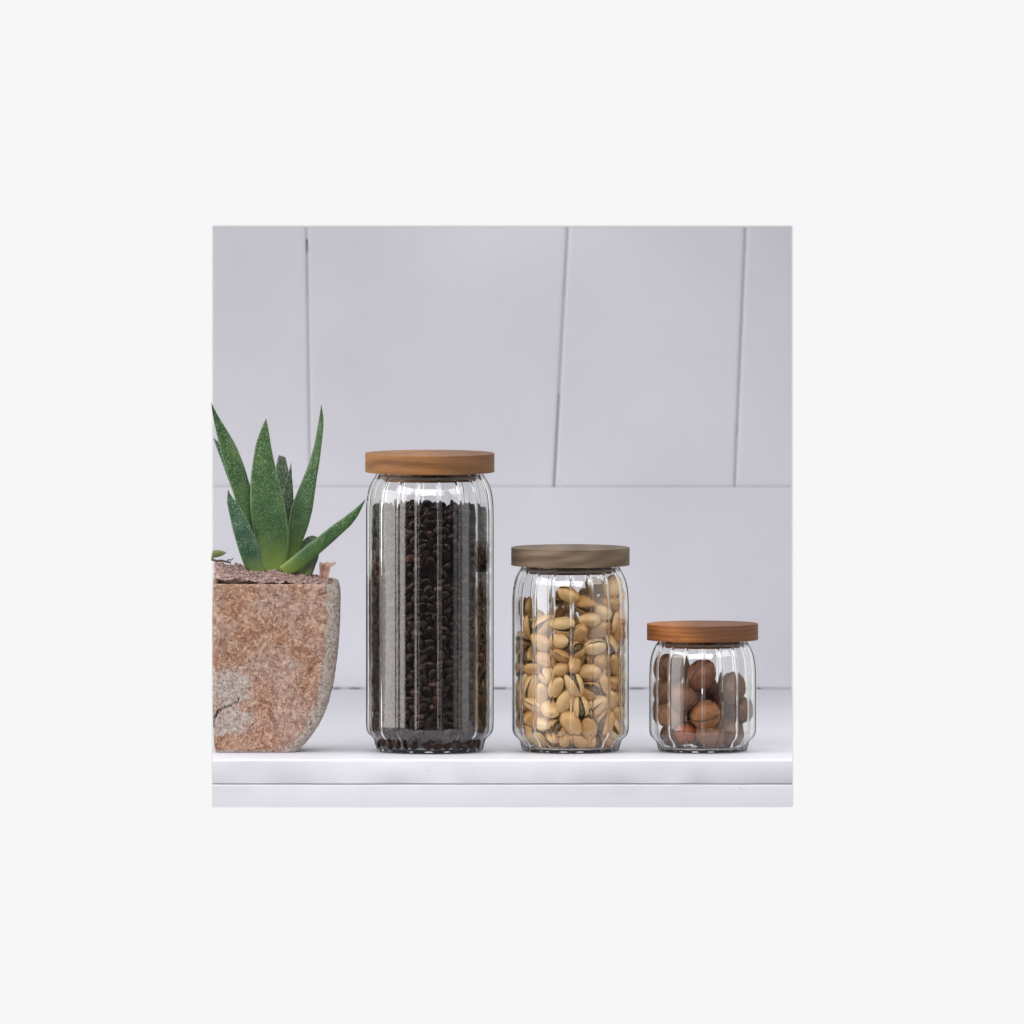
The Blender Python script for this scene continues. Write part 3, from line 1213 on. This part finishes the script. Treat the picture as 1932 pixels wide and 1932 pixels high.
# loose grit on the surface: small chipped stones in the same heap
rg = random.Random(3)
gv, gf = ell_grid(5, 6)
for q in range(1500):
    x = rg.uniform(-105, 105); y = rg.uniform(-105, 60)
    r_ = rg.uniform(0.9, 2.6) * (1.9 if rg.random() < .12 else 1)
    c = Vector((x, y, POT_H / S - 3 + soil_h(x, y) + r_ * .2))
    rot = Quaternion((rg.random() - .5, rg.random() - .5, rg.random() - .5, rg.random() - .5)).normalized().to_matrix()
    o = len(V)
    for v in gv:
        p = rot @ Vector((v[0] * r_ * 1.3, v[1] * r_, v[2] * r_ * .8))
        p *= rg.uniform(.8, 1.15)
        V.append(tuple((c + p) * S))
    F += [tuple(o + k for k in f) for f in gf]
me = mesh_np('potting_grit', V, F)
soil = link_me('potting_grit', me, M_SOIL, smooth=False)
soil.location = (pot_x, YP, 0.0004)
tag(soil, 'pinkish grey coarse grit heaped in the terracotta pot', 'soil', kind='stuff')

# ------------------------------------------------------------------ aloe
plant = empty('aloe_plant', (pc.x, YP, POT_H))
tag(plant, 'spiky speckled green aloe rosette growing out of the terracotta pot', 'plant')
PO = plant.location


def LX(lx, ly): return (386.4 + lx * .2, 740.6 + ly * .2)


def leaf(edges, y_base, y_tip, mat, thick=.30, keel=.5, label=None, turn=0.0, bow=0.0, tipr=0.0, curve_y=0.0):
    """edges: list of (left x, left y, right x, right y) from base to tip. The leaf runs from depth
    y_base to y_tip (units), with a keeled back and a shallow channel in front."""
    E = np.array(edges, float)
    m = len(E)
    cum = np.concatenate([[0], np.cumsum(np.hypot(*np.diff((E[:, :2] + E[:, 2:]) / 2, axis=0).T))])
    cum /= cum[-1]
    NS = 56
    NA = 20
    ts = np.linspace(0, 1, NS + 1)

    def smooth_interp(col):
        y = np.interp(np.linspace(0, 1, 300), cum, E[:, col])
        k = np.hanning(31); k /= k.sum()
        yp = np.pad(y, 15, mode='reflect', reflect_type='odd')
        return np.interp(ts, np.linspace(0, 1, 300), np.convolve(yp, k, 'valid'))
    C = [smooth_interp(i) for i in range(4)]
    V, F, AL, AC = [], [], [], []
    for i, t in enumerate(ts):
        a = Vector(LX(C[0][i], C[1][i])); b = Vector(LX(C[2][i], C[3][i]))
        Yd = (y_base + (y_tip - y_base) * t + curve_y * math.sin(math.pi * t)) * S
        A = at(a.x, a.y, YP + Yd) - PO; B = at(b.x, b.y, YP + Yd) - PO
        mid = (A + B) / 2; hw = (B - A) / 2
        w = hw.length
        if w < 1e-6: hw = Vector((1e-6, 0, 0)); w = 1e-6
        ex = hw / w
        ny = Vector((0, -1, 0))
        ex2 = (ex * math.cos(turn) + ny * math.sin(turn))
        ny2 = (ny * math.cos(turn) - ex * math.sin(turn))
        sc_ = 1 / max(.3, math.cos(turn))
        th = thick * w * (0.75 + .25 * (1 - t)) + .0008
        for j in range(NA):
            ph = 2 * math.pi * j / NA
            cx_, sx_ = math.cos(ph), math.sin(ph)
            u = math.copysign(abs(cx_) ** .9, cx_)
            if sx_ > 0:            # front: low dome with a shallow channel
                dz = th * (.55 * sx_ - bow * (1 - u * u) * .9)
            else:                  # back: keel
                dz = -th * (abs(sx_) ** .8) * (1 + keel * (1 - abs(u)))
            wob = 1 + .03 * noise.noise(Vector((t * 9, j * .7, y_base)))
            p = mid + ex2 * (u * w * sc_ * wob) + ny2 * dz
            V.append(tuple(p)); AL.append(float(t)); AC.append(abs(u) if abs(u) > .6 else .5)
    for i in range(NS):
        for j in range(NA):
            k = (j + 1) % NA
            F.append((i * NA + j, i * NA + k, (i + 1) * NA + k, (i + 1) * NA + j))
    F.append(tuple(range(NA)))
    F.append(tuple(NS * NA + j for j in reversed(range(NA))))
    me = mesh_np('leaf', V, F)
    for nm, arr in (('along', AL), ('across', AC)):
        at_ = me.attributes.new(nm, 'FLOAT', 'POINT'); at_.data.foreach_set('value', arr)
    b = bmesh.new(); b.from_mesh(me); bmesh.ops.recalc_face_normals(b, faces=b.faces); b.to_mesh(me); b.free()
    o = link_me('leaf', me, mat, plant)
    if label: o['label'] = label
    return o


# big centre leaf
leaf([(590, 1720, 730, 1720), (540, 1600, 770, 1600), (480, 1400, 793, 1420), (440, 1200, 782, 1220), (424, 1020, 748, 1020), (432, 800, 690, 800),
      (452, 640, 652, 640), (482, 480, 622, 480), (520, 370, 605, 365), (556, 285, 588, 285), (574, 250, 580, 250)],
     -34, -40, M_LEAF, .24, .4, 'broad upright pointed green leaf in the centre', bow=.25)
# tall left leaf, leaning out
leaf([(440, 1640, 620, 1640), (370, 1350, 560, 1350), (310, 1100, 490, 1080), (262, 920, 432, 890), (205, 730, 372, 690), (158, 570, 300, 510), (112, 400, 220, 370),
      (84, 260, 150, 260), (66, 160, 92, 160), (62, 100, 66, 100)],
     -14, -52, M_LEAF, .32, .5, 'long leaf leaning to the left, thickly speckled', turn=-.25)
# sliver behind it
leaf([(470, 1640, 600, 1640), (380, 1300, 520, 1300), (270, 960, 390, 960), (170, 680, 270, 660), (110, 520, 170, 500), (80, 430, 86, 430)],
     28, 20, M_LEAF_BLUE, .3, .5, turn=.2)
# short blue-green leaf low on the left
leaf([(470, 1740, 610, 1720), (372, 1640, 570, 1620), (322, 1500, 520, 1450), (272, 1330, 448, 1290), (232, 1160, 368, 1130), (208, 1030, 290, 1020), (212, 960, 242, 965), (219, 918, 223, 918)],
     -30, -62, M_LEAF_BLUE, .30, .5, 'short blue-green leaf low on the left', turn=-.15)
# tall right leaf curving up
leaf([(720, 1700, 860, 1700), (775, 1540, 880, 1540), (785, 1400, 925, 1400), (788, 1240, 985, 1240), (812, 1090, 1018, 1090), (862, 960, 1037, 960),
      (930, 800, 1058, 800), (985, 660, 1082, 660), (1032, 500, 1102, 500), (1062, 330, 1120, 330), (1082, 220, 1120, 225), (1097, 115, 1100, 115)],
     -8, -6, M_LEAF, .32, .5, 'tall narrow leaf on the right curving upward', turn=.2, bow=.2)
# low leaf running out to the right
leaf([(700, 1650, 770, 1730), (780, 1585, 880, 1690), (860, 1525, 985, 1605), (960, 1440, 1082, 1520), (1070, 1360, 1180, 1435), (1190, 1262, 1290, 1335),
      (1300, 1185, 1380, 1250), (1400, 1110, 1445, 1165), (1470, 1050, 1488, 1075), (1513, 1008, 1516, 1014)],
     -46, -66, M_LEAF, .38, .6, 'slender leaf reaching out low to the right', turn=.0)
# cropped, dried-off leaf at the back
leaf([(690, 1500, 860, 1500), (690, 1200, 860, 1200), (684, 960, 830, 960), (674, 800, 800, 800), (670, 700, 788, 720), (690, 600, 764, 625), (702, 590, 762, 612)],
     34, 42, M_LEAF_DARK, .35, .5, 'stubby dark leaf at the back with a dry cut tip')
# short dark leaf in the middle behind
leaf([(730, 1500, 840, 1500), (722, 1200, 846, 1200), (722, 1000, 838, 1000), (752, 870, 830, 870), (782, 780, 822, 780), (803, 710, 818, 710), (811, 662, 814, 662)],
     12, 16, M_LEAF_DARK, .35, .5, 'small dark pointed leaf in the middle')
# rounded leaf lying back on the right
leaf([(800, 1730, 1010, 1730), (830, 1640, 1040, 1650), (862, 1560, 1075, 1550), (890, 1480, 1085, 1470), (915, 1410, 1078, 1400), (960, 1362, 1062, 1362), (1000, 1350, 1030, 1350)],
     2, 30, M_LEAF_DARK, .4, .4, 'short rounded grey-green leaf behind the low right leaf')
# small olive leaf at the left rim
leaf([(58, 1560, 62, 1590), (75, 1490, 80, 1560), (120, 1484, 125, 1552), (165, 1492, 168, 1538), (195, 1504, 196, 1520), (203, 1508, 204, 1511)],
     -60, -72, M_LEAF_OLIVE, .35, .4, 'small olive leaf lying at the left rim')


# ------------------------------------------------------------------ dry bits on the soil
def tube(bm, pts, radii, nseg=7):
    rings = []
    for i, p in enumerate(pts):
        t = (pts[min(i + 1, len(pts) - 1)] - pts[max(i - 1, 0)]).normalized()
        a = t.orthogonal().normalized(); b = t.cross(a)
        rings.append([bm.verts.new(p + (a * math.cos(2 * math.pi * k / nseg) + b * math.sin(2 * math.pi * k / nseg)) * radii[i]) for k in range(nseg)])
    for a, b in zip(rings[:-1], rings[1:]):
        for k in range(nseg):
            bm.faces.new((a[k], a[(k + 1) % nseg], b[(k + 1) % nseg], b[k]))
    bm.faces.new(rings[0][::-1]); bm.faces.new(rings[-1])


def sheet(name, rows, thick, mat):
    """a curled flake: rows of 3-D points, given a thickness"""
    V, F = [], []
    m = len(rows[0])
    for off in (0, thick):
        for rrow in rows:
            for p in rrow: V.append((p[0], p[1] + off, p[2]))
    nr = len(rows)
    o = nr * m
    for i in range(nr - 1):
        for j in range(m - 1):
            a = i * m + j
            F.append((a, a + 1, a + m + 1, a + m)); F.append((o + a, o + a + m, o + a + m + 1, o + a + 1))
    for i in range(nr - 1):
        for j in (0, m - 1):
            a = i * m + j; F.append((a, a + m, o + a + m, o + a))
    for j in range(m - 1):
        for i in (0, nr - 1):
            a = i * m + j; F.append((a, a + 1, o + a + 1, o + a))
    me = mesh_np(name, V, F)
    b = bmesh.new(); b.from_mesh(me); bmesh.ops.recalc_face_normals(b, faces=b.faces); b.to_mesh(me); b.free()
    return link_me(name, me, mat)


rows = []
for i in range(15):
    t = i / 14
    row = []
    for j in range(15):
        u = j / 14
        l_ = np.interp(t, [0, .25, .6, .85, 1], [1085, 1080, 1082, 1078, 1085]); r2 = np.interp(t, [0, .25, .6, .8, .93, 1], [1150, 1165, 1180, 1190, 1245, 1235])
        ly = np.interp(t, [0, 1], [1810, 1598]) + 14 * noise.noise(Vector((u * 3, t * 3, 2))) * (t > .1) + (12 * abs(math.sin(u * 7)) * (t > .95))
        x_, y_ = LX(l_ + (r2 - l_) * u, ly)
        dep = -44 + 16 * math.sin(u * math.pi) * (1 - t * .3) + 9 * t + 5 * noise.noise(Vector((u * 4, t * 4, 7)))
        row.append(at(x_, y_, YP + dep * S))
    rows.append(row)
fk = sheet('bark_flake', rows, 0.0011, M_FLAKE)
tag(fk, 'curled pale pink dry flake standing in the grit at the right rim of the pot', 'bark flake')

bm = bmesh.new()
def TW(lst, dep, r0, r1):
    pts = [at(*LX(a, b), YP + (dep - 2 * i) * S) for i, (a, b) in enumerate(lst)]
    tube(bm, pts, [r0 + (r1 - r0) * i / (len(pts) - 1) for i in range(len(pts))])
TW([(70, 1575), (110, 1590), (160, 1585), (210, 1598), (245, 1605)], -66, .0012, .0009)
TW([(205, 1600), (225, 1575), (248, 1582), (270, 1562)], -70, .0009, .0004)
tw = link_mesh('twig', bm, M_TWIG)
tag(tw, 'dark crooked twig lying on the grit beside the olive leaf at the left rim', 'twig')

# ------------------------------------------------------------------ light
w = bpy.data.worlds.new('World')
sc.world = w
w.use_nodes = True
wt = w.node_tree
bg = wt.nodes['Background']
tc = wt.nodes.new('ShaderNodeTexCoord')
sp = wt.nodes.new('ShaderNodeSeparateXYZ')
wt.links.new(tc.outputs['Generated'], sp.inputs[0])
mr = wt.nodes.new('ShaderNodeMapRange')       # made-up surround: near-black ahead keeps the glass dark, off-white behind for the blank margin
mr.inputs['From Min'].default_value = -1
mr.inputs['From Max'].default_value = 1
wt.links.new(sp.outputs[1], mr.inputs['Value'])
cr = wt.nodes.new('ShaderNodeValToRGB')
el = cr.color_ramp.elements
for p_, v_ in ((0.14, .06), (0.48, .42), (0.80, .50), (0.93, .93)):
    e_ = el.new(p_); e_.color = (v_, v_, v_ * (1.03 if v_ < .9 else 1), 1)
el.remove(el[0]); el.remove(el[-1])
wt.links.new(mr.outputs['Result'], cr.inputs['Fac'])
wt.links.new(cr.outputs['Color'], bg.inputs['Color'])
bg.inputs['Strength'].default_value = 1.0


def area(name, loc, target, sx, sy, power, col=(1, 1, 1)):
    l = bpy.data.lights.new(name, 'AREA')
    l.shape = 'RECTANGLE'; l.size = sx; l.size_y = sy; l.energy = power; l.color = col
    o = bpy.data.objects.new(name, l)
    COL.objects.link(o)
    o.location = loc
    o.rotation_euler = (Vector(target) - Vector(loc)).to_track_quat('-Z', 'Y').to_euler()
    return o


area('key_softbox', (-1.655, -0.50, 0.38), (0, 0.05, .22), 1.7, 1.2, 22, (1, .955, .94))
for nm_, loc_, w_, p_ in (('front_fill', (0.0, -2.05, 1.42), 2.2, 30), ('front_fill', (-1.75, -1.15, 1.42), 1.3, 12), ('front_fill', (1.75, -1.15, 1.42), 1.3, 9)):  # the two flanking lamps are added, for wide highlights on the jar shoulders
    fs = area(nm_, loc_, (loc_[0] * .55, loc_[1] * .56, 0), w_, 0.7, p_, (1, .99, .98))
    fs.data.spread = R_(150)
oh = area('overhead_fill', (0, .02, 1.7), (0, .02, 0), 1.8, 0.9, 2.2, (1, .99, .98))  # added fill that brightens the shelf top, no fixture hangs there
oh.data.spread = R_(80)
area('right_reflector', (1.5, -0.9, 0.36), (0, 0, .2), 1.1, 1.2, 4.5, (.97, .98, 1))

sc.view_settings.view_transform = 'Standard'
sc.view_settings.look = 'None'
sc.view_settings.exposure = 0
sc.view_settings.gamma = 1
sc.view_settings.use_curve_mapping = False
sc.render.engine = 'CYCLES'
cy = sc.cycles
cy.use_denoising = True
try:
    cy.denoiser = 'OPENIMAGEDENOISE'
    cy.denoising_input_passes = 'RGB_ALBEDO_NORMAL'
    cy.denoising_prefilter = 'ACCURATE'
except Exception:
    pass
cy.max_bounces = 24
cy.transmission_bounces = 20
cy.glossy_bounces = 8
cy.diffuse_bounces = 4
cy.caustics_refractive = True
cy.caustics_reflective = True
cy.blur_glossy = 0.3
cy.sample_clamp_indirect = 6
cy.use_adaptive_sampling = False
